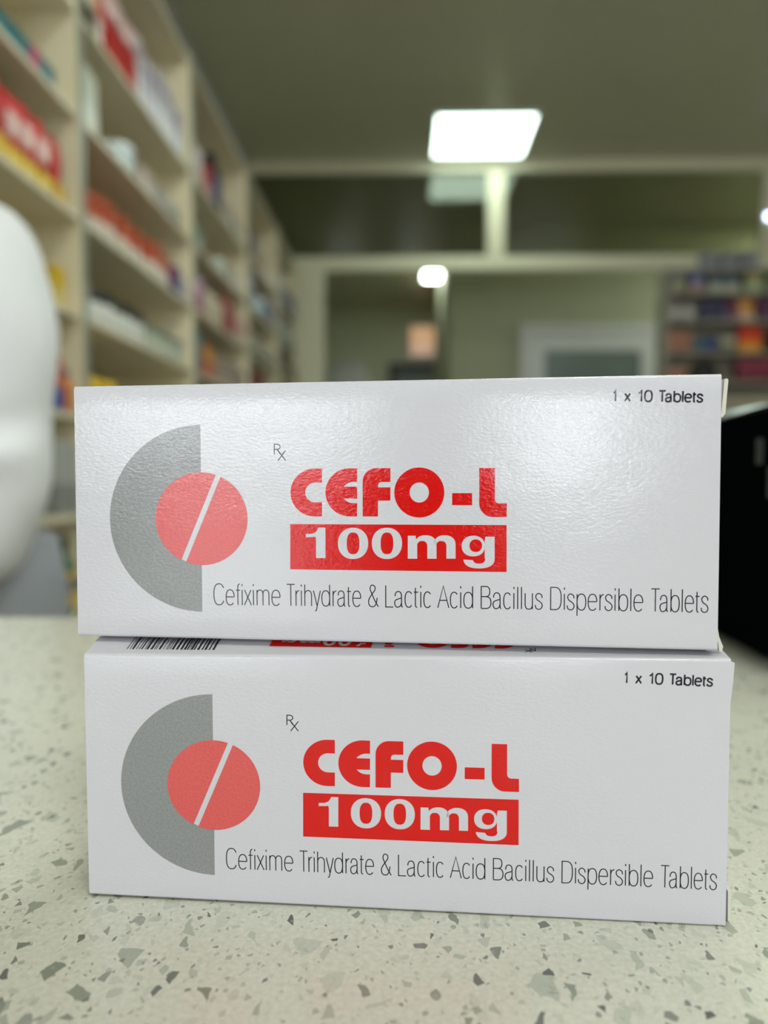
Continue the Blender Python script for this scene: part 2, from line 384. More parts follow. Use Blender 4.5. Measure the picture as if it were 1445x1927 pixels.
GL = {
 'C': (.47, [arc(.235, .5, .235, .5, 32, 328, 30, 2.5)]),
 'T': (.38, [[(0, 1), (.38, 1)], [(.19, 1), (.19, 0)]]),
 'L': (.33, [[(0, 1), (0, 0), (.33, 0)]]),
 'A': (.47, [[(0, 0), (.235, 1), (.47, 0)], [(.08, .34), (.39, .34)]]),
 'B': (.42, [[(0, 0), (0, 1), (.2, 1)] + arc(.2, .77, .17, .23, 90, -90, 10, 2.4) + [(0, .54)], [(.2, .54)] + arc(.2, .27, .22, .27, 90, -90, 12, 2.4) + [(0, 0)]]),
 'D': (.45, [[(0, 0), (0, 1), (.18, 1)] + arc(.18, .5, .27, .5, 90, -90, 18, 2.6) + [(0, 0)]]),
 'e': (.37, e_(.37)),
 'f': (.20, [[(.09, 0), (.09, .86)] + arc(.19, .86, .10, .14, 180, 95, 6), [(0, .70), (.19, .70)]]),
 'i': (.0, [[(0, 0), (0, X)], [(0, .90), (0, 1.0)]]),
 'l': (.0, [[(0, 0), (0, 1)]]),
 'x': (.31, [[(0, 0), (.30, X)], [(.01, X), (.31, 0)]]),
 'm': (.54, [[(0, 0), (0, X)], [(0, .5)] + arc(.135, .5, .135, X - .5, 180, 0, 10, 2.4) + [(.27, 0)], [(.27, .5)] + arc(.405, .5, .135, X - .5, 180, 0, 10, 2.4) + [(.54, 0)]]),
 'r': (.17, [[(0, 0), (0, X)], [(0, .46)] + arc(.15, .46, .15, X - .47, 180, 85, 8)]),
 'h': (.32, [[(0, 0), (0, 1)], [(0, .47)] + arc(.16, .47, .16, X - .47, 180, 0, 12, 2.4) + [(.32, 0)]]),
 'y': (.33, [[(0, X), (.17, 0)], [(.33, X), (.15, -.12)] + arc(.08, -.12, .07, .11, 0, -100, 6)]),
 'd': (.37, [[(.37, 0), (.37, 1)], bowl(.37)]),
 'b': (.37, [[(0, 0), (0, 1)], bowl(.37)]),
 'p': (.37, [[(0, X), (0, -.26)], bowl(.37)]),
 'a': (.35, [[(.02, .50)] + arc(.16, .50, .14, .22, 180, 0, 12, 2.4) + [(.30, .10), (.315, .02), (.35, 0)], smooth([(.30, .42), (.16, .38), (.03, .31), (.0, .17), (.05, .03), (.14, 0), (.25, .06), (.30, .2)], 4)]),
 't': (.19, [[(0, .70), (.19, .70)], [(.07, .90), (.07, .1)] + arc(.15, .1, .08, .1, 180, 268, 6)]),
 's': (.30, [smooth([(.285, .52), (.27, .64), (.15, .72), (.04, .65), (.025, .53), (.09, .42), (.22, .33), (.295, .20), (.26, .06), (.15, 0), (.03, .06), (.0, .20)], 5)]),
 'c': (.32, [arc(.16, X / 2, .16, X / 2, 42, 318, 22, 2.35)]),
 'u': (.31, [[(0, X), (0, .22)] + arc(.155, .22, .155, .22, 180, 360, 12, 2.4), [(.31, X), (.31, 0)]]),
 '&': (.48, [smooth([(.48, 0), (.30, .30), (.14, .66), (.08, .82), (.12, .97), (.21, 1.0), (.31, .93), (.31, .78), (.2, .62), (.05, .40), (.0, .24), (.05, .06), (.18, 0), (.30, .04), (.38, .18), (.42, .42)], 5)]),
 '1': (.22, [[(0, .78), (.09, .82), (.17, .99), (.17, 0)]]),
 '0': (.40, [arc(.20, .5, .20, .5, 0, 360, 26, 2.6)]),
 'R': (.40, [[(0, 0), (0, 1), (.2, 1)] + arc(.2, .75, .17, .25, 90, -90, 10) + [(0, .5)], [(.18, .5), (.40, 0)]]),
 'X': (.40, [[(0, 0), (.40, 1)], [(0, 1), (.40, 0)]]),
}
def stroke(out, pts, wd, closed=False):
    """out: list of quads in 2D metres"""
    P = [Vector(p) for p in pts]
    Q = [P[0]]
    for p in P[1:]:
        if (p - Q[-1]).length > wd * .05: Q.append(p)
    if len(Q) < 2: return
    closed = (Q[0] - Q[-1]).length < wd * .2
    n = len(Q); L = []; Rr = []
    for i in range(n):
        if closed and i in (0, n - 1): a, b = Q[-2], Q[1]; a = Q[-2]; d0 = (Q[-1] - Q[-2]).normalized(); d1 = (Q[1] - Q[0]).normalized()
        else:
            d0 = (Q[i] - Q[i - 1]).normalized() if i else (Q[1] - Q[0]).normalized()
            d1 = (Q[i + 1] - Q[i]).normalized() if i < n - 1 else d0
        t = d0 + d1
        if t.length < 1e-6: t = d1
        t.normalize(); nn = Vector((-t.y, t.x)); k = max(.5, abs(nn.dot(Vector((-d1.y, d1.x)))))
        L.append(Q[i] + nn * wd / 2 / k); Rr.append(Q[i] - nn * wd / 2 / k)
    for i in range(n - 1): out.append([L[i], Rr[i], Rr[i + 1], L[i + 1]])
SB = {'C': (.05, .03), 'T': (.02, .0), 'L': (.08, .01), 'A': (.01, .01), 'B': (.08, .04), 'D': (.08, .05), 'e': (.045, .045), 'f': (.02, .0), 'i': (.075, .075), 'l': (.075, .075),
      'x': (.015, .015), 'm': (.075, .075), 'r': (.075, .0), 'h': (.075, .07), 'y': (.01, .01), 'd': (.045, .075), 'b': (.075, .045), 'p': (.075, .045), 'a': (.04, .05), 't': (.02, .03),
      's': (.035, .035), 'c': (.045, .03), 'u': (.07, .075), '&': (.04, .02), '1': (.08, .08), '0': (.05, .05), 'R': (.05, .05), 'X': (.02, .02)}
def word(out, text, A, B, cap, wd, gap=.16, fx=None):
    """text fitted so its ink runs from baseline point A to baseline point B; cap = cap height in metres"""
    A = Vector(A); B = Vector(B); total = (B - A).length
    ws = [GL[c][0] for c in text]
    gaps = [SB[a][1] + SB[b][0] + .012 - (.03 if a == 'T' else 0) for a, b in zip(text, text[1:])] + [0]
    sc_x = (total - wd) / (sum(ws) + sum(gaps))
    u = (B - A).normalized(); v = Vector((-u.y, u.x)); x = wd / 2
    for c, wg, gap in zip(text, ws, gaps):
        for st in GL[c][1]:
            stroke(out, [A + u * (x + p[0] * sc_x) + v * (wd / 2 + p[1] * (cap - wd)) for p in st], wd)
        x += (wg + gap) * sc_x
def decal(name, quads, m, parent, wf, off, face='front', polys=()):
    bm = bmesh.new()
    def P(p):
        q = wf(p[0], -off, p[1]) if face == 'front' else wf(p[0], p[1], CH)
        if face == 'top': q.z += off * 3
        return q
    for q in quads:
        try: bm.faces.new([bm.verts.new(P(p)) for p in q])
        except ValueError: pass
    for poly in polys:
        vs = [bm.verts.new(P(p)) for p in poly]
        for v_ in vs:
            if face == 'front': v_.co.y -= .000012
            else: v_.co.z += .000012
        for t in tessellate_polygon([[Vector((p[0], p[1], 0)) for p in poly]]):
            try: bm.faces.new([vs[i] for i in t])
            except ValueError: pass
    nrm = Vector((0, -1, 0)) if face == 'front' else Vector((0, 0, 1))
    bm.normal_update()
    for f in bm.faces:
        if f.normal.dot(nrm) < 0: f.normal_flip()
    me = bpy.data.meshes.new(name); bm.to_mesh(me); bm.free(); me.materials.append(m)
    o = bpy.data.objects.new(name, me); COL.objects.link(o); o.parent = parent; return o
def ring(o, i):  # two equal-length outlines -> quads
    return [[o[k], o[k + 1], i[k + 1], i[k]] for k in range(len(o) - 1)]
def shapes_cefo():
    q = []; p = []
    # C
    q += ring([(337, 170)] + arc(298, 295, 125, 125, -90, -270, 30) + [(337, 420)], [(337, 243)] + arc(301, 294.5, 51, 51.5, -90, -270, 30) + [(337, 346)])
    # E
    q += ring([(520, 169)] + arc(482, 294, 127, 126, -90, -270, 30) + [(520, 420)], [(520, 240)] + arc(502, 295, 62, 56, -90, -270, 30) + [(520, 351)])
    p += [[(425, 265), (520, 265), (520, 326), (425, 326)]]
    # F
    p += [[(549, 420), (549, 250)] + arc(619, 239, 70, 71, 180, 270, 10) + [(694, 168), (694, 240), (648, 240)] + arc(648, 259, 19, 19, 270, 180, 5) + [(629, 268), (694, 268), (694, 337), (629, 337), (629, 420)]]
    # O, dash, L
    q += ring(arc(845, 295, 131, 131, 0, 360, 48), arc(845, 295, 50.5, 52.5, 0, 360, 48))
    p += [[(1017, 298), (1122, 298), (1122, 361), (1017, 361)]]
    p += [[(1159, 167), (1241, 167), (1241, 330)] + arc(1263, 330, 22, 22, 180, 90, 5) + [(1304, 352), (1304, 423), (1230, 423)] + arc(1230, 352, 71, 71, 90, 180, 10)]
    return q, p
def shapes_100mg():
    q = []; p = []
    p += [[(306, 638), (306, 540), (303, 526), (290, 528), (253, 529), (253, 512)] + [(285, 511), (303, 503), (313, 490), (318, 478), (355, 478), (355, 638)]]
    for cx in (499, 676): q += ring(arc(cx, 561, 79, 82, 0, 360, 44, 2.15), arc(cx, 561, 33, 57, 0, 360, 44, 2.5))
    # m
    p += [[(785, 641), (785, 521), (826, 521), (828, 540), (834, 560), (834, 641)]]
    q += ring([(885, 641), (934, 641)][:0] + arc(878, 567, 57, 49, 180, 360, 16, 2.2) + [(935, 641)], arc(860, 575, 27, 27, 180, 360, 16, 2.2) + [(887, 641)])
    q += ring(arc(978, 567, 57, 49, 180, 360, 16, 2.2) + [(1035, 641)], arc(960, 575, 27, 27, 180, 360, 16, 2.2) + [(987, 641)])
    # g
    q += ring(arc(1128, 575, 61, 54, 0, 360, 40, 2.2), arc(1141, 573, 33, 33, 0, 360, 40, 2.2))
    p += [[(1192, 526), (1240, 526), (1240, 640), (1188, 640), (1188, 545)]]
    q += ring([(1240, 636)] + arc(1158, 640, 82, 52, 0, 176, 24, 2.4), [(1190, 625)] + arc(1158, 640, 33, 27, 0, 165, 24, 2.4))
    return q, p
def rotmap(pts, f): return [f(*p) for p in pts]
def box_art(root, wf):
    C = ART
    # half ring and tablet
    c = C(375.6, 974.6); ro = (C(375.6, 799)[1] - C(377, 1150.8)[1]) / 2; r1 = ro * .4965
    cz = (C(375.6, 799)[1] + C(377, 1150.8)[1]) / 2; cx = C(375.8, 975)[0]
    xe = cx + .0001
    outer = [(cx, cz + ro)] + [(cx - ro * math.sin(a) * 1.0, cz + ro * math.cos(a)) for a in [PI * i / 60 for i in range(61)]]
    inner = [(cx, cz + r1 * .98)] + [(cx - r1 * .98 * math.sin(a), cz + r1 * .98 * math.cos(a)) for a in [PI * i / 60 for i in range(61)]]
    decal('grey_half_ring', ring(outer, inner), P_grey, root, wf, .00002)
    # tablet in two halves either side of a white score line
    def seg(side):
        d0 = Vector((C(*(1070 / 3.854 + 130, 783 / 3.854 + 690)))); d1 = Vector((C(*(824 / 3.854 + 130, 1400 / 3.854 + 690))))
        u = (d0 - d1).normalized(); n = Vector((u.y, -u.x)) * side; cc = Vector((cx, cz)); off = .00055 
        m0 = (d0 + d1) / 2; s = (m0 - cc).dot(n) + off
        a = math.acos(max(-1, min(1, s / r1))); base = math.atan2(n.y, n.x)
        return [(cx + r1 * math.cos(base - a + 2 * a * i / 50), cz + r1 * math.sin(base - a + 2 * a * i / 50)) for i in range(51)]
    decal('coral_tablet_print', [], P_pink, root, wf, .00003, polys=[seg(1), seg(-1)])
    q, p = shapes_cefo()
    decal('brand_lettering', [rotmap(k, zA) for k in q], P_red, root, wf, .00002, polys=[rotmap(k, zA) for k in p])
    n = 12
    band = [(172 + (1303 - 172) * i / n, 460 + 5 * i / n, 697 + 14 * i / n) for i in range(n + 1)]
    decal('red_band', [[zA(a[0], a[1]), zA(b[0], b[1]), zA(b[0], b[2]), zA(a[0], a[2])] for a, b in zip(band, band[1:])], P_red, root, wf, .00002)
    q, p = shapes_100mg()
    decal('strength_lettering', [rotmap(k, zA) for k in q], P_white, root, wf, .00004, polys=[rotmap(k, zA) for k in p])
    # thin line of text
    out = []
    def z5(x): return x / 2.779 + 380
    def z6(x): return x / 2.779 + 880
    def base(x): t = (x - 398.) / 935; return 1138.6 + 10.6 * t + 4.2 * t * t
    for wtxt, x0, x1 in (('Cefixime', z5(52), z5(400)), ('Trihydrate', z5(430), z5(820)), ('&', z5(855), z5(912)), ('Lactic', z5(945), z5(1188)),
                         ('Acid', z5(1217), z5(1405)), ('Bacillus', z6(55), z6(382)), ('Dispersible', z6(420), z6(912)), ('Tablets', z6(950), z6(1258))):
        gap = {'Trihydrate': .125, 'Tablets': .13, 'Lactic': .15, '&': .1}.get(wtxt, .165)
        a, b = C(x0, base(x0)), C(x1, base(x1))
        word(out, wtxt, a, b, 0.00462, .00021, gap)
    decal('ingredient_lettering', out, P_black, root, wf, .00002)
    out = []
    def by(x): return 756.3 + (x - 1150) * .0105
    for wtxt, x0, x1, g in (('1', 1149.5, 1158, .1), ('x', 1171, 1185, .1), ('10', 1197, 1226, .17), ('Tablets', 1236, 1322.5, .17)):
        word(out, wtxt, C(x0, by(x0)), C(x1, by(x1)), 0.00238, .00034, g)
    decal('pack_size_lettering', out, P_black, root, wf, .00002)
    out = []
    word(out, 'R', C(511, 855.5), C(524.5, 855.5), .00225, .00020)
    word(out, 'X', C(518, 867), C(534, 867), .00225, .00020)
    decal('prescription_mark', out, P_black, root, wf, .00002)

def carton(name, origin, yaw, dl, label, flaps, top_print):
    root = empty(name, origin, yaw, label=label, cat='medicine box', group='tablet cartons stacked on the counter')
    wf = warp(dl)
    # shell: rounded profile in y,z swept along x; slightly bellied panels
    nx = 40; prof = []
    r = .0007
    ys = [r + (CD - 2 * r) * t for t in (0, .04, .09, .16, .24, .5, .8, 1)]
    zs = [r + (CH - 2 * r) * t / 12 for t in range(13)]
    prof += [(0, z) for z in zs]                                    # front, upward
    prof += [(r - r * math.cos(a), CH - r + r * math.sin(a)) for a in (R(22), R(45), R(68))]
    prof += [(y, CH) for y in ys]
    prof += [(CD - r + r * math.sin(a), CH - r + r * math.cos(a)) for a in (R(22), R(45), R(68))]
    prof += [(CD, z) for z in zs[::-1]]
    prof += [(CD - r + r * math.cos(a), r - r * math.sin(a)) for a in (R(22), R(45), R(68))]
    prof += [(y, 0) for y in ys[::-1]]
    prof += [(r - r * math.sin(a), r - r * math.cos(a)) for a in (R(22), R(45), R(68))]
    bm = bmesh.new(); rows = []
    for i in range(nx + 1):
        x = CW * i / nx
        rows.append([bm.verts.new(wf(x, y, z)) for y, z in prof])
    for a, b in zip(rows, rows[1:]):
        for k in range(len(prof)):
            bm.faces.new((a[k], a[(k + 1) % len(prof)], b[(k + 1) % len(prof)], b[k]))
    bm.faces.new(rows[0]); bm.faces.new(rows[-1][::-1])
    o = mesh_obj('carton_shell', bm, P_white, root)
    for p in o.data.polygons: p.use_smooth = len(p.vertices) == 4
    o.data.set_sharp_from_angle(angle=R(50))
    box_art(root, wf)
    for poly, y0, y1, m in flaps:
        bm = bmesh.new(); prism(bm, poly, 'y', y0, y1)
        mesh_obj('tuck_flap', bm, m, root)
    if top_print:
        qs = []; rnd = random.Random(3); x = .0080
        while x < .0268:
            w_ = rnd.choice((.00016, .00016, .0003, .00045)); qs += [[(x, .0024 + k_ * .0007), (x + w_, .0024 + k_ * .0007), (x + w_, .0031 + k_ * .0007), (x, .0031 + k_ * .0007)] for k_ in range(11)]; x += w_ + rnd.choice((.00018, .0003, .00045))
        decal('barcode', qs, P_black, root, wf, .00002, 'top')
        T = lambda s, ox, oy: (lambda x_, y_: (ox - (x_ - 172) * s, oy + (y_ - 170) * s * .9))
        # upside-down repeat of the front print, lying back over the top panel
        f = T(.0279 / 1131, .0875, .0046)
        q, p = shapes_cefo()
        decal('brand_lettering', [rotmap(k, f) for k in q], P_red, root, wf, .00002, 'top', [rotmap(k, f) for k in p])
        decal('red_band', [[(.0375 + i_ * .003, .0042 + k_ * .001), (.0405 + i_ * .003, .0042 + k_ * .001), (.0405 + i_ * .003, .0052 + k_ * .001), (.0375 + i_ * .003, .0052 + k_ * .001)] for i_ in range(7) for k_ in range(6)], P_red, root, wf, .00002, 'top')
        g = T(.0190 / 1131, .0595, .0018)
        q, p = shapes_100mg()
        g2 = lambda x_, y_: (.0572 - (x_ - 253) * .0176 / 987, .0046 + (y_ - 478) * .0000285)
        decal('strength_lettering', [rotmap(k, g2) for k in q], P_white, root, wf, .00004, 'top', [rotmap(k, g2) for k in p])
        out = []
        word(out, 'R', (.0915, .0052), (.0902, .0052), .0016, .00018); word(out, 'X', (.0908, .0044), (.0893, .0044), .0016, .00018)
        decal('prescription_mark', out, P_black, root, wf, .00002, 'top')
    return root

carton('tablet_carton', (-.06726, .15529, 1.00295), -.081547,
       [(-.00005, -.00036), (-.00009, .00055), (.00037, .00075), (-.00034, .00067)],
       'upper white tablet carton, lying on top of the other one',
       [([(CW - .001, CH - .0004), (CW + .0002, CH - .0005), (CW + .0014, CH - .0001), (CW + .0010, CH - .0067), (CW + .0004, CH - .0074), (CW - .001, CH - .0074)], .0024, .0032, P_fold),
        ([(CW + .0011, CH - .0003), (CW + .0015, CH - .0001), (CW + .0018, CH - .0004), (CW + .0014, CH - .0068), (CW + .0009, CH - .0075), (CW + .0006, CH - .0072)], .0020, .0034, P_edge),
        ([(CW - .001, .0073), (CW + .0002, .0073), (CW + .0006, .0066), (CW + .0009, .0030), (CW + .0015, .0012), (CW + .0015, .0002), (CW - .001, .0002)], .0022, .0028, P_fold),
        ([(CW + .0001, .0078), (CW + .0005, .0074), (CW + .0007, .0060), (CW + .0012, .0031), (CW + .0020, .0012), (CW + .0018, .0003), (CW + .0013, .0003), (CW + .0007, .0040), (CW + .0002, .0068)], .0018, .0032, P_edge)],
       False)
carton('tablet_carton', (-.06463, .15068, .95), -.059144,
       [(.00017, -.0019), (-.00054, -.0004), (-.00035, .00005), (.00017, .0005)],
       'lower white tablet carton, standing on the counter under the other one',
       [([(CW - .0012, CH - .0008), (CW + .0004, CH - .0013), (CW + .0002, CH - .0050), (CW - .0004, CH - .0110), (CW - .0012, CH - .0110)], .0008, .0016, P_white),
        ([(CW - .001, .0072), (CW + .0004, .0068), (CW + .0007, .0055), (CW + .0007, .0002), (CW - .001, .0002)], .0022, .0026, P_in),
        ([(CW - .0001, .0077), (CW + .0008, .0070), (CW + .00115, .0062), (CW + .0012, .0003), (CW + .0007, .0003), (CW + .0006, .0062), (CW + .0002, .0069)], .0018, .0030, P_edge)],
       True)

# ------------------------------------------------------------------ black receipt printer at the right
pr = empty('receipt_printer', (.165, .30, .95), label='glossy black receipt printer on the counter at the right edge', cat='printer')
prof = [(.03, .004), (.145, .004)] + [(.145, .10)] + [(.140, .1165), (.126, .1195)] + [(.050, .1195), (.040, .1160), (.032, .108), (.020, .075), (.018, .03), (.022, .010)]
bm = bmesh.new(); prism(bm, prof, 'x', 0, .22)
top = [e for e in bm.edges if all(abs(v.co.x) < 1e-6 and v.co.z > .1 for v in e.verts) and abs(e.verts[0].co.z - e.verts[1].co.z) < .0033]
bmesh.ops.bevel(bm, geom=top, offset=.0058, segments=1, affect='EDGES', profile=.5)
body = mesh_obj('body', bm, M_blackb, pr)
body.data.materials.append(M_black)
for p in body.data.polygons:
    if p.normal.x < -.3 and p.normal.z > .3: p.material_index = 1
bx('paper_lid', M_blackm, pr, .03, .19, .055, .125, .1196, .1225, bev=.001)
bx('side_vent', M_dgrey, pr, -.0006, .001, .050, .056, .091, .103, bev=.0003)
bx('side_vent', M_dgrey, pr, -.0006, .001, .040, .044, .076, .090, bev=.0003)
for x, y in ((.02, .04), (.2, .04), (.02, .135), (.2, .135)):
    bm = bmesh.new(); lathe(bm, [(.007, .0), (.007, .006)], 10, x, y); mesh_obj('rubber_foot', bm, M_blackm, pr)

# ------------------------------------------------------------------ left shelving
BOARDS = [2.315, 1.975, 1.765, 1.56, 1.36, 1.155, .95, .74, .50, .27, .08]
XS = -.655
def shelving(y0, y1, label, name='shelving_unit'):
    u = empty(name, (XS, y0, 0), label=label, cat='shelving', group=None)
    L = y1 - y0
    bx('back_panel', M_back, u, -.31, -.302, .0, L, 0, 2.33)
    for a in (0, L - .009):
        s = bx('side_panel', M_cream, u, -.30, -.002, a, a + .009, 0, 2.33)
        bx('edge_strip', M_edge, s, -.002, .001, a, a + .009, 0, 2.33)
    for z in BOARDS:
        b = bx('shelf_board', M_board, u, -.302, -.004, .0095, L - .0095, z - .012, z)
    return u
YS = [1.10, 1.577, 2.415, 3.285, 4.09, 4.88]
SN = ['nearest cream shelving unit on the left, beside the person in white', 'second cream shelving unit on the left wall, with the row of orange and white cartons',
      'third cream shelving unit on the left wall, holding a tall dark bottle', 'fourth cream shelving unit on the left wall, narrow in view',
      'farthest cream shelving unit on the left wall, next to the partition post']
for a, b, n in zip(YS, YS[1:], SN): shelving(a + .001, b - .001, n)

PM = {}
def pm(c):
    key = tuple(c)
    if key not in PM: PM[key] = mat('packaging_%d' % len(PM), lin(c), .35)
    return PM[key]
PROTO = {}
def proto(kind, cols, w, h, d):
    """a product standing with its front towards -Y, base at origin, width along X"""
    key = (kind, tuple(map(tuple, cols)), w, h, d)
    if key in PROTO: return key
    parts = []
    c = [pm(k) for k in cols]
    def mk(name, fn, m, sm=False):
        bm = bmesh.new(); fn(bm); bmesh.ops.recalc_face_normals(bm, faces=bm.faces[:]); me = bpy.data.meshes.new(name); bm.to_mesh(me); bm.free(); me.materials.append(m)
        if sm:
            for p in me.polygons: p.use_smooth = len(p.vertices) == 4
        parts.append((name, me))
    if kind == 'carton':
        mk('box_body', lambda b: box(b, -w / 2, w / 2, -d / 2, d / 2, 0, h, bev=min(w, d) * .03, seg=1), c[0])
        if len(c) > 1: mk('printed_panel', lambda b: box(b, -w / 2 - .0006, w / 2 + .0006, -d / 2 - .0006, d / 2 + .0006, h * .02, h * .42), c[1])
        if len(c) > 2: mk('printed_strip', lambda b: box(b, -w / 2 - .0008, w / 2 + .0008, -d / 2 - .0008, d / 2 + .0008, h * .70, h * .85), c[2])
    elif kind == 'bottle':
        r = w / 2
        mk('bottle_body', lambda b: lathe(b, [(r * .9, 0), (r, h * .03), (r, h * .62), (r * .8, h * .72), (r * .42, h * .78), (r * .42, h * .8)], 14), c[0], True)
        mk('bottle_cap', lambda b: lathe(b, [(r * .55, h * .8), (r * .55, h * .98), (r * .5, h)], 12), c[1], True)
        if len(c) > 2: mk('bottle_label', lambda b: lathe(b, [(r * 1.01, h * .12), (r * 1.015, h * .14), (r * 1.015, h * .54), (r * 1.01, h * .56)], 14), c[2], True)
    elif kind == 'jar':
        r = w / 2
        mk('jar_body', lambda b: lathe(b, [(r * .86, 0), (r, h * .06), (r, h * .62), (r * .9, h * .7)], 16), c[0], True)
        mk('jar_lid', lambda b: lathe(b, [(r * 1.0, h * .7), (r * 1.02, h * .74), (r * 1.02, h * .96), (r * .96, h)], 16), c[1], True)
    elif kind == 'pouch':
        def f(b):
            n = 6; g = []
            for i in range(n + 1):
                t = i / n; th = d / 2 * math.sin(PI * (.12 + .80 * (1 - t) ** .8)) if i < n else .001
                th = max(.0012, th); ww = w / 2 * (1 - .06 * math.sin(PI * t))
                g.append([b.verts.new(p) for p in ((-ww, 0, t * h), (0, -th, t * h), (ww, 0, t * h), (0, th, t * h))])
            for a, bb in zip(g, g[1:]):
                for k in range(4): b.faces.new((a[k], a[(k + 1) % 4], bb[(k + 1) % 4], bb[k]))
            b.faces.new(g[0]); b.faces.new(g[-1])
        mk('pouch_body', f, c[0])
        def f2(b): 
            box(b, -w * .47, w * .47, -d * .5, d * .5, 0.001, h * .26, bev=.002, seg=1)
        mk('bottom_panel', f2, c[1])
        if len(c) > 2: mk('printed_panel', lambda b: box(b, -w * .30, w * .30, -d * .50, d * .50, h * .40, h * .72, bev=.003, seg=1), c[2])
    elif kind == 'tube_box':   # long flat packs, lying
        mk('box_body', lambda b: box(b, -w / 2, w / 2, -d / 2, d / 2, 0, h, bev=.001, seg=1), c[0])
        mk('printed_band', lambda b: box(b, -w * .1, w * .1, -d / 2 - .0006, d / 2 + .0006, -0.0002 + h * .02, h + .0006), c[1])
    PROTO[key] = parts; return key
CATN = {'carton': ('product_carton', 'box'), 'bottle': ('medicine_bottle', 'bottle'), 'jar': ('lidded_jar', 'jar'), 'pouch': ('product_pouch', 'pouch'), 'tube_box': ('flat_carton', 'box')}
rs2 = random.Random(5)
def place(key, loc, rz, label, group):
    nm, cat = CATN[key[0]]
    r = empty(nm, loc, rz, label=label, cat=cat, group=group)
    if len(label.split()) > 16: print('LONG', len(label.split()), label)
    r.scale = (1, 1, .94 + .08 * rs2.random())
    for n, me in PROTO[key]:
        o = bpy.data.objects.new(n, me); COL.objects.link(o); o.parent = r
rj = random.Random(11)
ORD = ['', 'second', 'third', 'fourth', 'fifth', 'sixth', 'seventh', 'eighth']
def ranked(label, k, n, near, far):
    if n == 1 or n > 8: return label
    if n == 2: return ('%s of two, ' % (near[0], far[0])[k] if 0 else (near[0] if k == 0 else far[0]) + ' of two, ') + label
    if k == 0: return near[1] + ', ' + label
    if k == n - 1: return far[1] + ', ' + label
    return '%s from %s, ' % (ORD[k], near[2]) + label
def row(y0, y1, z, kind, cols, w, h, d, label, gap=.004, front=.008, jit=.006, n=None):
    """a row along the left shelf, fronts towards +X"""
    key = proto(kind, cols, w, h, d); y = y0 + w / 2; k = 0; group = 'row of ' + label
    pos = []
    while y + w / 2 <= y1 + 1e-6 and (n is None or k < n):
        pos.append(y); y += w + gap; k += 1
    for y in pos:
        place(key, (XS - front - d / 2 - rj.random() * jit, y, z + .0003), R(90) + (rj.random() - .5) * .04, ranked(label, pos.index(y), len(pos), ('nearer', 'nearest', 'near end'), ('farther', 'farthest')), group if len(pos) > 1 else None)

u1, u2, u3, u4, u5 = YS[:5]
W_, CRM, GRY, RED, ORG, YEL = (225, 222, 215), (205, 195, 170), (150, 150, 150), (190, 20, 18), (205, 95, 50), (225, 190, 30)
PUR, BLK, NVY, TEA, GRN, PNK = (110, 50, 110), (18, 18, 20), (40, 50, 110), (30, 115, 125), (60, 110, 60), (215, 150, 160)
# unit 1
row(1.15, 1.50, 1.765, 'tube_box', (TEA, (190, 60, 110)), .165, .026, .045, 'teal flat carton with a pink band above the red pouches', front=.006, n=2)
row(1.15, 1.50, 1.7912, 'tube_box', (TEA, (190, 60, 110)), .165, .012, .040, 'thin teal flat carton lying on the teal cartons of the nearest unit', front=.010, n=2)
row(1.12, 1.30, 1.56, 'pouch', ((200, 15, 15), (220, 180, 30), (190, 30, 40)), .055, .15, .035, 'bright red pouch with yellow foot at the near end, nearest unit')
row(1.302, 1.47, 1.56, 'pouch', ((195, 25, 35), (225, 195, 60), (235, 205, 195)), .052, .135, .035, 'red pouch with pale centre and yellow foot, nearest unit')
row(1.475, 1.56, 1.56, 'pouch', ((180, 30, 30), (215, 170, 40)), .042, .125, .035, 'dark red pouch with amber foot at the end of the red row in nearest unit')
row(1.36, 1.44, 1.36, 'bottle', ((190, 195, 160), (140, 145, 120)), .04, .09, .04, 'pale green bottle behind the shoulder of the person in white', n=1)
row(1.46, 1.55, 1.56 - .2, 'carton', ((215, 180, 30), (225, 200, 120)), .045, .075, .05, 'yellow carton beside the sleeve of the person in white', n=1)
row(1.44, 1.50, 1.155, 'carton', ((190, 90, 60), (60, 80, 150)), .045, .11, .05, 'red and blue carton just above the big white boxes at left', n=1)
row(1.51, 1.56, 1.155, 'bottle', ((200, 120, 40), (60, 80, 120)), .04, .09, .04, 'orange bottle with blue cap at the end of its board in the nearest unit', n=1)
row(1.45, 1.56, .95, 'carton', ((170, 172, 165), (140, 142, 138)), .05, .15, .05, 'plain grey carton standing on the board just above counter level', n=2)
row(1.43, 1.56, .74, 'bottle', ((30, 90, 50), (30, 60, 45), (205, 165, 30)), .055, .17, .05, 'green bottle with yellow label low beside the person in white', n=2)
row(1.40, 1.56, .50, 'carton', ((120, 150, 125), (30, 30, 30)), .05, .12, .05, 'pale green carton with dark foot, low in nearest unit', n=3)
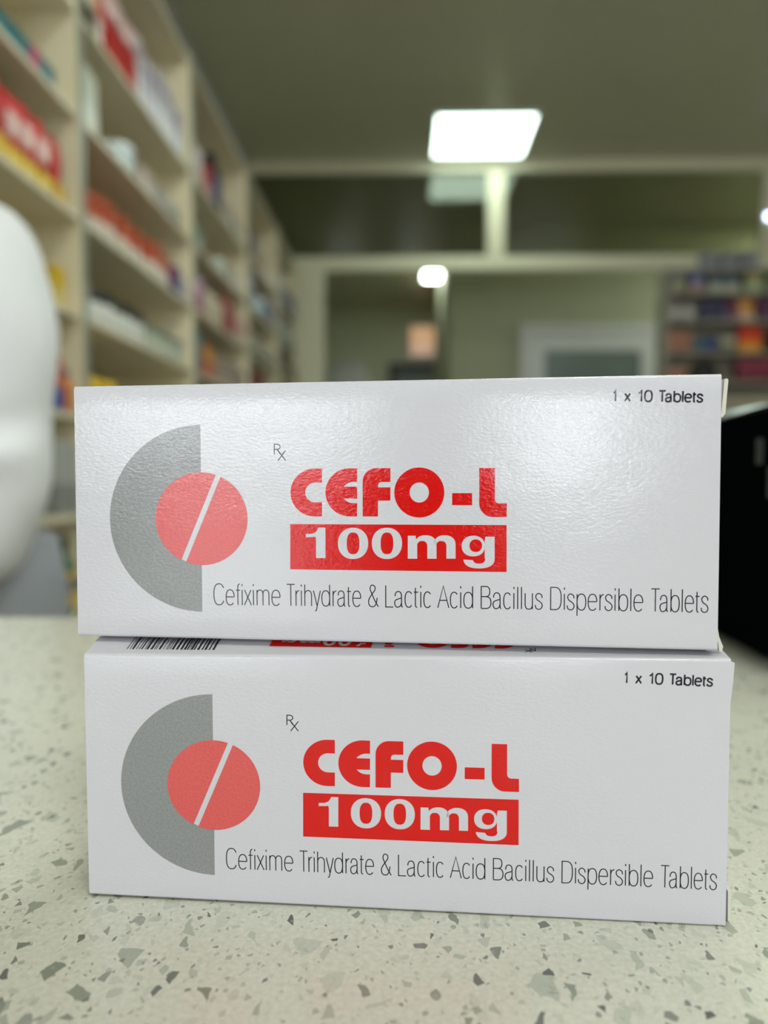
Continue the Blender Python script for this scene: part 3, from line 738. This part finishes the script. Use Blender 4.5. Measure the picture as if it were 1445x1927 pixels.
# unit 2
row(1.60, 1.70, 1.975, 'carton', (CRM, BLK), .045, .13, .06, 'cream and black carton on the top board in second unit', n=2)
row(1.695, 1.735, 1.975, 'carton', ((205, 80, 50), (230, 215, 205)), .036, .15, .06, 'orange and white carton left of the red cartons on the top board', n=1)
row(1.74, 1.94, 1.975, 'carton', ((175, 15, 20), (185, 25, 28)), .046, .10, .06, 'deep red carton on the top board of second unit', gap=.003)
row(1.74, 1.94, 2.0758, 'carton', ((215, 180, 175), (225, 205, 200)), .046, .05, .05, 'pale pink carton lying on the red cartons of second unit', gap=.003)
row(1.95, 2.395, 1.975, 'carton', ((200, 197, 198), (232, 232, 235), (165, 150, 170)), .036, .155, .06, 'white and grey carton in the long row on the top board of second unit', gap=.010, jit=.02)
row(1.60, 1.70, 1.765, 'carton', ((205, 208, 190), (222, 224, 210)), .045, .13, .05, 'tall off-white carton on the second board in second unit', n=2)
row(1.86, 1.95, 1.765, 'jar', ((200, 215, 212), (225, 235, 232)), .085, .075, .085, 'round silvery white jar on the second board of the second unit', n=1)
row(1.97, 2.10, 1.765, 'carton', ((190, 170, 160), (200, 190, 180)), .055, .06, .05, 'small dusky pink carton after the round jar in second unit')
row(2.12, 2.39, 1.765, 'carton', ((175, 175, 165), (150, 150, 140)), .06, .05, .05, 'low grey carton on the second board in second unit', n=3)
row(1.60, 1.66, 1.56, 'bottle', ((200, 60, 50), (225, 225, 220)), .035, .10, .04, 'small red bottle at near end of the orange carton row', n=1)
row(1.665, 2.24, 1.56, 'carton', ((205, 100, 66), (228, 220, 205), (175, 70, 40)), .030, .092, .05, 'orange over white carton in the row on third board of second unit', gap=.013, jit=.02)
row(2.26, 2.31, 1.56, 'carton', (PUR, NVY), .036, .085, .05, 'purple and blue carton after the orange row in second unit', n=1)
row(2.31, 2.40, 1.56, 'carton', ((205, 195, 185), (170, 170, 180)), .038, .07, .05, 'pale carton on the third board in second unit', n=2)
row(1.60, 1.66, 1.36, 'jar', ((205, 210, 205), (160, 165, 165)), .045, .075, .045, 'white jar with grey lid on the fourth board', n=1)
row(1.665, 2.02, 1.36, 'jar', ((215, 216, 206), BLK), .048, .078, .048, 'white jar with black lid on the fourth board of second unit', gap=.006)
row(2.03, 2.38, 1.36, 'jar', ((180, 188, 168), (110, 120, 100)), .045, .072, .045, 'pale green jar with olive lid, fourth board, second unit', gap=.006)
row(1.64, 1.80, 1.155, 'jar', ((20, 20, 20), (225, 185, 25)), .075, .085, .075, 'black jar with a yellow lid just above the stacked cartons', n=2)
row(1.85, 2.35, 1.155, 'carton', ((150, 140, 120), (170, 160, 140)), .06, .05, .05, 'brownish carton on the fifth board of second unit')
row(1.60, 2.38, .95, 'carton', ((170, 170, 160), (200, 200, 195)), .08, .11, .05, 'grey carton on the sixth board of second unit')
# unit 3
row(2.44, 2.60, 1.975, 'carton', ((215, 195, 195), (205, 190, 175)), .045, .12, .05, 'pale pink carton on the top board in third unit')
row(2.66, 2.76, 1.975, 'carton', ((190, 70, 80), (205, 150, 150)), .05, .12, .05, 'dusky red carton beside the tall dark bottle in third unit', n=1)
row(2.77, 2.88, 1.975, 'bottle', ((35, 30, 50), (20, 20, 28), (50, 60, 100)), .08, .22, .07, 'tall dark bottle with blue label on the top board of third unit', n=1)
row(2.95, 3.25, 1.975, 'carton', ((195, 185, 165), (215, 210, 195)), .06, .09, .05, 'cream carton on the top board in third unit')
row(2.44, 2.62, 1.765, 'carton', ((140, 160, 140), (175, 180, 165)), .05, .07, .05, 'grey-green carton on the second board of third unit')
row(2.86, 2.96, 1.765, 'jar', ((205, 215, 205), (220, 230, 222)), .07, .07, .07, 'round pale jar on the second board of third unit', n=1)
row(3.0, 3.25, 1.765, 'carton', ((180, 175, 160), (190, 185, 170)), .06, .06, .05, 'beige carton on the second board in third unit')
row(2.44, 2.58, 1.56, 'jar', ((165, 90, 130), (205, 170, 190)), .065, .11, .06, 'mauve jar with pale pink lid on the third board of third unit', n=2)
row(2.60, 2.88, 1.56, 'carton', ((215, 205, 180), (200, 185, 160)), .05, .10, .05, 'cream carton in the middle of the third board in third unit')
row(2.89, 3.05, 1.56, 'carton', ((165, 35, 45), (150, 30, 40)), .07, .13, .05, 'crimson carton on the third board of third unit', n=2)
row(3.06, 3.26, 1.56, 'carton', ((210, 160, 150), (215, 200, 180)), .06, .10, .05, 'salmon carton on the third board in third unit')
row(2.44, 2.54, 1.36, 'carton', ((50, 130, 150), (40, 100, 130)), .045, .13, .05, 'teal blue carton on the fourth board in third unit', n=2)
row(2.56, 2.72, 1.36, 'carton', ((205, 140, 70), (200, 110, 80)), .05, .11, .05, 'orange-brown carton on the fourth board of third unit')
row(2.73, 3.25, 1.36, 'carton', ((165, 150, 135), (180, 165, 150)), .06, .10, .05, 'taupe carton on the fourth board of third unit')
row(2.44, 3.24, 1.155, 'carton', ((160, 150, 130), (120, 70, 60)), .075, .09, .05, 'beige and brown carton on the fifth board of third unit')
# unit 4
row(3.31, 3.50, 1.975, 'carton', ((60, 70, 110), (90, 100, 120)), .06, .13, .05, 'slate blue carton on the top board of fourth unit')
row(3.55, 3.95, 1.975, 'carton', ((200, 185, 150), (190, 170, 140)), .07, .10, .05, 'sand carton on the top board of fourth unit')
row(3.31, 3.45, 1.765, 'carton', ((60, 90, 150), (80, 100, 130)), .06, .14, .05, 'blue carton on the second board in fourth unit', n=2)
row(3.62, 3.80, 1.765, 'jar', ((200, 220, 225), (215, 230, 235)), .10, .10, .09, 'big pale blue jar on the second board of fourth unit', n=1)
row(3.82, 4.05, 1.765, 'carton', ((100, 105, 140), (150, 150, 160)), .07, .12, .05, 'lilac grey carton on the second board in fourth unit')
row(3.31, 4.05, 1.56, 'carton', ((185, 180, 165), (120, 125, 110)), .07, .09, .05, 'grey-beige carton on the third board of fourth unit')
row(3.31, 3.40, 1.36, 'carton', ((130, 30, 45), (110, 25, 35)), .065, .12, .05, 'wine red carton on the fourth board in fourth unit', n=1)
row(3.42, 3.75, 1.36, 'carton', ((120, 25, 40), (185, 140, 130)), .07, .13, .05, 'wine red and pink carton on the fourth board of fourth unit')
row(3.77, 4.05, 1.36, 'carton', ((190, 160, 120), (170, 140, 110)), .07, .10, .05, 'tan carton on the fourth board of fourth unit')
row(3.31, 4.05, 1.155, 'carton', ((180, 140, 100), (60, 50, 45)), .08, .10, .05, 'tan and dark brown carton on the fifth board of fourth unit')
# unit 5
for z, cA, cB, lb in ((1.975, (60, 65, 80), (90, 100, 130), 'dark slate carton on the top board of farthest unit'), (1.765, (150, 155, 150), (110, 120, 120), 'grey carton on the second board of farthest unit'),
                      (1.56, (60, 60, 45), (120, 115, 80), 'dark olive carton on the third board of farthest unit'), (1.36, (90, 95, 50), (150, 150, 60), 'olive carton on the fourth board of farthest unit'),
                      (1.155, (160, 165, 60), (130, 140, 50), 'yellow-green carton on the fifth board of farthest unit')):
    row(4.12, 4.85, z, 'carton', (cA, cB), .085, .12, .05, lb)

# ------------------------------------------------------------------ right shelving against the partition
RX0, RX1, RYF = 1.470, 2.62, 4.30
RB = [2.160, 2.03, 1.875, 1.70, 1.535, 1.36, 1.15, .9, .6, .3, .08]
M_rsh = mat('grey_beige_shelf_metal', (.38, .35, .27), .5)
rs = empty('shelving_unit', (RX0, RYF, 0), label='grey-beige shelving unit right of the white door, full of small products', cat='shelving')
Lr = RX1 - RX0
bx('back_panel', mat('dark_olive_back_board', (.24, .22, .16), .7), rs, 0, Lr, .152, .16, 0, 2.16)
for a in (0, Lr - .012): bx('side_panel', M_rsh, rs, a, a + .012, 0, .15, 0, 2.16)
for z in RB: bx('shelf_board', M_rsh, rs, .0125, Lr - .0125, 0.0, .15, z - .012, z)
def rrow(x0, z, kind, cols, w, h, d, label, n=1, gap=.012, dy=.02):
    x0, w, gap = x0 * .745, w * .745, gap * .745
    key = proto(kind, cols, w, h, d); group = 'row of ' + label if n > 1 else None
    for k in range(n):
        place(key, (RX0 + x0 + w / 2 + k * (w + gap), RYF + dy + d / 2, z + .0003), 0, ranked(label, k, n, ('left', 'leftmost', 'left'), ('right', 'rightmost')), group)
rrow(.27, 2.16, 'carton', ((120, 124, 132), (135, 135, 142)), .12, .09, .06, 'pale grey-blue carton lying on top of the right shelving', n=3, gap=.03)
rrow(.05, 2.03, 'carton', ((150, 150, 110), (140, 140, 105), (70, 95, 130)), .10, .108, .05, 'olive and blue carton at left end of the top row, right shelving')
rrow(.19, 2.03, 'carton', ((120, 125, 150), (165, 125, 120), (60, 80, 130)), .10, .108, .05, 'blue carton with pink foot in the top row, right shelving')
rrow(.33, 2.03, 'carton', ((80, 90, 95), (175, 180, 160)), .10, .108, .05, 'slate over pale carton in the top row of right shelving', n=2, gap=.02)
rrow(.60, 2.03, 'carton', ((120, 150, 95), (170, 180, 140), (215, 150, 110)), .13, .108, .05, 'pale green carton with orange mark in the top row, right shelving')
rrow(.78, 2.03, 'carton', ((110, 130, 110), (150, 150, 130)), .12, .108, .05, 'muted green carton at the right end of the top row, right shelving', n=4)
rrow(.04, 1.875, 'bottle', ((160, 155, 145), (120, 112, 105), (185, 180, 172)), .095, .13, .06, 'greyish white bottle at the left of the second row, right shelving', n=2, gap=.012)
rrow(.27, 1.875, 'carton', ((55, 55, 85), (45, 48, 75)), .085, .11, .05, 'navy carton in the second row of right shelving', n=2, gap=.008)
rrow(.455, 1.875, 'carton', ((95, 30, 60), (120, 85, 110)), .085, .12, .05, 'plum carton with lilac foot in the second row, right shelving')
rrow(.56, 1.875, 'pouch', ((215, 150, 80), (215, 190, 160)), .12, .13, .05, 'golden orange pouch in the second row of right shelving')
rrow(.70, 1.875, 'carton', ((95, 50, 80), (80, 50, 75)), .12, .11, .05, 'muted purple carton at the right of the second row, right shelving', n=5)
rrow(.03, 1.70, 'carton', ((170, 115, 90), (150, 100, 75)), .055, .12, .05, 'salmon carton at left end of the third row, right shelving', n=3, gap=.006)
rrow(.22, 1.70, 'carton', ((60, 100, 110), (45, 85, 100)), .08, .075, .05, 'low teal carton in the third row of right shelving')
rrow(.31, 1.70, 'carton', ((60, 70, 120), (40, 50, 110)), .08, .085, .05, 'low indigo carton in the third row of right shelving')
rrow(.42, 1.70, 'carton', ((165, 160, 135), (75, 90, 50)), .12, .09, .05, 'beige carton with green foot in the third row, right shelving')
rrow(.565, 1.70, 'carton', ((215, 60, 15), (225, 150, 40)), .052, .135, .05, 'bright orange-red carton in third row of right shelving', n=3, gap=.003)
rrow(.76, 1.70, 'bottle', ((8, 8, 9), (12, 12, 13)), .10, .13, .07, 'black bottle at the right of the third row, right shelving', n=4)
rrow(.04, 1.535, 'carton', ((180, 125, 100), (150, 110, 90)), .09, .08, .05, 'brick pink carton at the left of the fourth row, right shelving', n=2)
rrow(.56, 1.535, 'carton', ((135, 45, 65), (105, 15, 40)), .125, .13, .05, 'maroon carton in the fourth row of right shelving', n=7, gap=.004)
rrow(.06, 1.36, 'carton', ((165, 155, 130), (150, 140, 115)), .11, .10, .05, 'beige carton in the fifth row of right shelving', n=11)
rrow(.06, 1.15, 'carton', ((160, 150, 125), (175, 165, 140)), .15, .12, .05, 'sand carton in the sixth row of right shelving', n=8)

# ------------------------------------------------------------------ people
def skin(name, verts, edges, radii, m, parent, sub=2, root=0, post=None):
    me = bpy.data.meshes.new(name); me.from_pydata(verts, edges, [])
    o = bpy.data.objects.new(name, me); COL.objects.link(o)
    md = o.modifiers.new('skin', 'SKIN'); md.use_smooth_shade = True; md.branch_smoothing = .6
    for i, sv in enumerate(me.skin_vertices[0].data):
        r = radii[i]; sv.radius = (r, r) if not isinstance(r, tuple) else r; sv.use_root = (i == root)
    s = o.modifiers.new('sub', 'SUBSURF'); s.levels = sub; s.render_levels = sub
    dg = bpy.context.evaluated_depsgraph_get(); dg.update()
    nm = bpy.data.meshes.new_from_object(o.evaluated_get(dg)); nm.name = name
    o.modifiers.clear(); o.data = nm; nm.materials.clear(); nm.materials.append(m)
    for p in nm.polygons: p.use_smooth = True
    if post:
        for v in nm.vertices: v.co = post(v.co.copy(), v.normal.copy())
    o.parent = parent; return o
M_coat = mat('white_coat_cotton', (.74, .74, .74), .85, bump=(220, .25, .001))
M_trou = mat('grey_cloth', (.27, .28, .30), .9)
M_skin = mat('brown_skin', (.24, .12, .07), .5)
M_hair = mat('black_hair', (.008, .007, .006), .6)
M_shoe = mat('black_leather', (.01, .01, .01), .4)
M_lip = mat('brown_lips', (.20, .07, .05), .4)
M_eye = mat('eye_white', (.7, .68, .65), .3)

def hand(root, m, W, D, up, thumb, s=1.0):
    """open curled hand at wrist W, pointing along D, palm normal -up"""
    W, D, up = Vector(W), Vector(D).normalized(), Vector(up).normalized()
    S = D.cross(up).normalized() * thumb
    V = [W, W + D * .035 * s, W + D * .065 * s]; E = [(0, 1), (1, 2)]; Rr = [(.024 * s, .018 * s), (.036 * s, .014 * s), (.036 * s, .013 * s)]
    for k, (off, ln) in enumerate(((.027, .072), (.009, .080), (-.009, .074), (-.027, .058))):
        b = W + D * .078 * s + S * off * s; i = len(V)
        V += [b, b + D * ln * .45 * s - up * .010 * s, b + D * ln * .72 * s - up * .028 * s, b + D * ln * .85 * s - up * .045 * s]
        E += [(2, i), (i, i + 1), (i + 1, i + 2), (i + 2, i + 3)]; Rr += [.0095 * s, .0088 * s, .008 * s, .0068 * s]
    i = len(V); b = W + D * .028 * s + S * .030 * s
    V += [b, b + D * .026 * s + S * .022 * s, b + D * .052 * s + S * .028 * s - up * .01 * s]
    E += [(1, i), (i, i + 1), (i + 1, i + 2)]; Rr += [.0125 * s, .0105 * s, .008 * s]
    return skin('hand', [tuple(v) for v in V], E, Rr, m, root, 1)

def head(root, c, face, s=1.0):
    """head of one surface with eyes, nose, mouth and ears; hair as its own cap"""
    face = Vector(face).normalized(); right = Vector((face.y, -face.x, 0)).normalized(); up = Vector((0, 0, 1)); c = Vector(c)
    def P(a, b, d): return c + (right * a + face * b + up * d) * s
    bm = bmesh.new(); n = 44; m_ = 36; rows = []
    for j in range(m_ + 1):
        t = -PI / 2 + PI * j / m_; row_ = []
        for i in range(n):
            a = 2 * PI * i / n; x, y, z = math.cos(t) * math.sin(a), math.cos(t) * math.cos(a), math.sin(t)
            k = 1 - .22 * max(0, -z) ** 1.5
            px, py, pz = x * .074 * k, y * .092 * (1 if y > 0 else 1.04), z * .115
            if y > 0:
                py += .013 * math.exp(-((px / .013) ** 2 + ((pz + .022) / .020) ** 2)) + .008 * math.exp(-((px / .010) ** 2 + ((pz) / .03) ** 2))
                py += .006 * math.exp(-((px / .022) ** 2 + ((pz + .055) / .007) ** 2)) + .010 * math.exp(-((px / .025) ** 2 + ((pz + .092) / .02) ** 2))
                py -= .008 * math.exp(-(((abs(px) - .032) / .014) ** 2 + ((pz - .008) / .011) ** 2))
            if abs(y) < .25 and abs(z + .05) < .28: px *= 1.10
            row_.append(bm.verts.new(P(px, py, pz)))
        rows.append(row_)
    for a, b in zip(rows, rows[1:]):
        for i in range(n): bm.faces.new((a[i], a[(i + 1) % n], b[(i + 1) % n], b[i]))
    bmesh.ops.remove_doubles(bm, verts=bm.verts[:], dist=.0004)
    h = mesh_obj('head', bm, M_skin, root, True)
    n = 28
    Q = Matrix((right, face, up)).transposed().to_4x4()
    bm = bmesh.new(); bmesh.ops.create_uvsphere(bm, u_segments=14, v_segments=8, radius=1, matrix=Matrix.Translation(P(0, .083, -.056)) @ Q @ Matrix.Diagonal((.023 * s, .010 * s, .0065 * s, 1)))
    mesh_obj('lips', bm, M_lip, h, True)
    for sx in (-1, 1):
        bm = bmesh.new(); bmesh.ops.create_uvsphere(bm, u_segments=12, v_segments=8, radius=1, matrix=Matrix.Translation(P(.078 * sx, -.008, -.012)) @ Q @ Matrix.Rotation(-.4 * sx, 4, 'Z') @ Matrix.Diagonal((.007 * s, .018 * s, .031 * s, 1)))
        mesh_obj('ear', bm, M_skin, h, True)
        bm = bmesh.new(); bmesh.ops.create_uvsphere(bm, u_segments=10, v_segments=8, radius=.0115 * s, matrix=Matrix.Translation(P(.032 * sx, .0665, .008)))
        mesh_obj('eye', bm, M_eye, h, True)
        bm = bmesh.new(); bmesh.ops.create_uvsphere(bm, u_segments=8, v_segments=6, radius=.0055 * s, matrix=Matrix.Translation(P(.032 * sx, .0735, .008)))
        mesh_obj('iris', bm, M_hair, h, True)
    bm = bmesh.new(); rows = []
    for j in range(13):
        row_ = []
        for i in range(n):
            a = 2 * PI * i / n; front = max(0, math.cos(a)); lo = -.35 + .95 * front ** .7
            t = math.asin(max(-1, min(1, lo))) + (PI / 2 - math.asin(max(-1, min(1, lo)))) * j / 12
            k = 1.09; x, y, z = math.cos(t) * math.sin(a), math.cos(t) * math.cos(a), math.sin(t)
            row_.append(bm.verts.new(P(x * .076 * k, y * .094 * k, z * .117 * k)))
        rows.append(row_)
    for a, b in zip(rows, rows[1:]):
        for i in range(n): bm.faces.new((a[i], a[(i + 1) % n], b[(i + 1) % n], b[i]))
    bmesh.ops.remove_doubles(bm, verts=bm.verts[:], dist=.0004)
    mesh_obj('hair', bm, M_hair, h, True)
    return h

def person(name, loc, label, J, face, coat, legs_m, s=1.0, post=None):
    """J: world joint positions relative to loc"""
    r = empty(name, loc, 0, label=label, cat='person')
    v = Vector
    hip, chest, neck, hd = v(J['hip']), v(J['chest']), v(J['neck']), v(J['head'])
    ls, le, lw, rs_, re, rw = [v(J[k]) for k in ('ls', 'le', 'lw', 'rs', 're', 'rw')]
    side = (ls - rs_); side.z = 0; side.normalize()
    mid = hip.lerp(chest, .5)
    V = [hip, mid, chest, neck - v((0, 0, .055)), ls, ls.lerp(le, .5), le, le.lerp(lw, .5), lw, rs_, rs_.lerp(re, .5), re, re.lerp(rw, .5), rw]
    E = [(0, 1), (1, 2), (2, 3), (2, 4), (4, 5), (5, 6), (6, 7), (7, 8), (2, 9), (9, 10), (10, 11), (11, 12), (12, 13)]
    q = s
    RR = [.178 * q, .150 * q, .140 * q, .062 * q, .084 * q, .073 * q, .070 * q, .062 * q, .048 * q, .088 * q, .080 * q, .072 * q, .060 * q, .046 * q]
    skin('upper_clothing', [tuple(p) for p in V], E, RR, coat, r, 3, 0, post)
    # legs
    lh, rh = hip + side * .09 * s + v((0, 0, -.10)), hip - side * .09 * s + v((0, 0, -.10))
    f = v(face).normalized()
    lk, rk = v((lh.x, lh.y, .48 * s)) + f * .02, v((rh.x, rh.y, .48 * s)) + f * .02
    la, ra = v((lh.x, lh.y, .09 * s)), v((rh.x, rh.y, .09 * s))
    skin('trousers', [tuple(p) for p in (hip + v((0, 0, .05)), lh, lk, la, rh, rk, ra)], [(0, 1), (1, 2), (2, 3), (0, 4), (4, 5), (5, 6)],
         [.13 * q, .10 * q, .068 * q, .055 * q, .10 * q, .068 * q, .055 * q], legs_m, r, 2)
    for a in (la, ra):
        skin('shoe', [tuple(p) for p in (v((a.x, a.y, .045)) - f * .05, v((a.x, a.y, .045)) + f * .04, v((a.x, a.y, .035)) + f * .15)], [(0, 1), (1, 2)], [.042, .043, .032], M_shoe, r, 1)
    skin('neck', [tuple(neck - v((0, 0, .15))), tuple(neck), tuple(hd - v((0, 0, .04)))], [(0, 1), (1, 2)], [.055 * s, .05 * s, .048 * s], M_skin, r, 1)
    head(r, hd, face, s)
    hand(r, M_skin, lw, lw - le, (0, 0, 1) if abs((lw - le).normalized().z) < .7 else (1, 0, 0), -1, s); hand(r, M_skin, rw, rw - re, (0, 0, 1) if abs((rw - re).normalized().z) < .7 else (-1, 0, 0), 1, s)
    return r

from mathutils import noise
def folds(co, n):
    # soft fabric folds: broad drag lines and a bunched crease at the elbow
    a = noise.noise(Vector((co.x * 9, co.y * 9, co.z * 5))) * .010
    d = co.z - 1.045 - .25 * (co.x + .42)
    b = .017 * math.exp(-(d / .013) ** 2) - .012 * math.exp(-((d - .035) / .02) ** 2)
    e = math.sin(co.z * 42 + co.x * 60) * .0025
    return co + n * (a + b * max(0, -n.y) ** 1.5 + e)
person('person', (0, 0, 0), 'person in a loose white coat standing behind the counter, sleeve bent',
       dict(hip=(-.60, .87, .90), chest=(-.60, .865, 1.22), neck=(-.60, .87, 1.38), head=(-.605, .85, 1.49),
            ls=(-.447, .80, 1.290), le=(-.437, .79, .955), lw=(-.64, .68, .935), rs=(-.755, .90, 1.255), re=(-.80, .84, .97), rw=(-.78, .68, .96)),
       (-.35, -1, 0), M_coat, M_trou, 1.0, folds)
bm = bmesh.new(); lathe(bm, [(.215, .50), (.212, .70), (.203, .85), (.200, .91), (.190, .96), (.13, .985)], 40, -.60, .87, 1, .72)
for v_ in bm.verts:
    an = math.atan2((v_.co.y - .87) / .72, v_.co.x + .60); kf = 1 + .025 * math.sin(9 * an) * (1.05 - v_.co.z) * 2
    v_.co.x = -.60 + (v_.co.x + .60) * kf; v_.co.y = .87 + (v_.co.y - .87) * kf
mesh_obj('grey_tunic', bm, M_trou, bpy.data.objects['person'], True)
M_dshirt = mat('dark_shirt', (.02, .02, .025), .8)
PX, PYY = 1.50, 3.85
person('person', (PX, PYY, 0), 'dark-haired person far behind, only the top of the head showing above the cartons',
       dict(hip=(0, 0, .88), chest=(0, 0, 1.17), neck=(0, 0, 1.36), head=(0, -.01, 1.474),
            ls=(-.17, 0, 1.28), le=(-.22, -.02, 1.02), lw=(-.21, .08, .80), rs=(.17, 0, 1.28), re=(.22, -.02, 1.02), rw=(.21, .08, .80)),
       (.1, 1, 0), M_dshirt, M_trou, .94)

# pale rounded fan head in the corridor opening
fn = empty('standing_fan', (-.40, 5.75, 0), label='pale standing fan with rounded head beyond the opening', cat='fan')
bm = bmesh.new(); lathe(bm, [(.17, 0), (.17, .02), (.05, .04), (.02, .05)], 24); mesh_obj('fan_base', bm, M_wallw, fn, True)
bm = bmesh.new(); lathe(bm, [(.014, .05), (.014, 1.55)], 10); mesh_obj('fan_pole', bm, M_steel, fn, True)
bm = bmesh.new(); lathe(bm, [(.02, -.06), (.12, -.055), (.16, -.02), (.165, 0), (.16, .02), (.12, .055), (.02, .06)], 28)
hd_ = mesh_obj('fan_cage', bm, M_wallw, fn, True); hd_.location = (0, -.03, 1.70); hd_.rotation_euler = (R(90), 0, 0)
bm = bmesh.new(); lathe(bm, [(.02, 0), (.05, .01), (.05, .09), (.03, .11)], 16)
mo = mesh_obj('fan_motor', bm, M_wallw, fn, True); mo.location = (0, .03, 1.70); mo.rotation_euler = (R(-90), 0, 0)
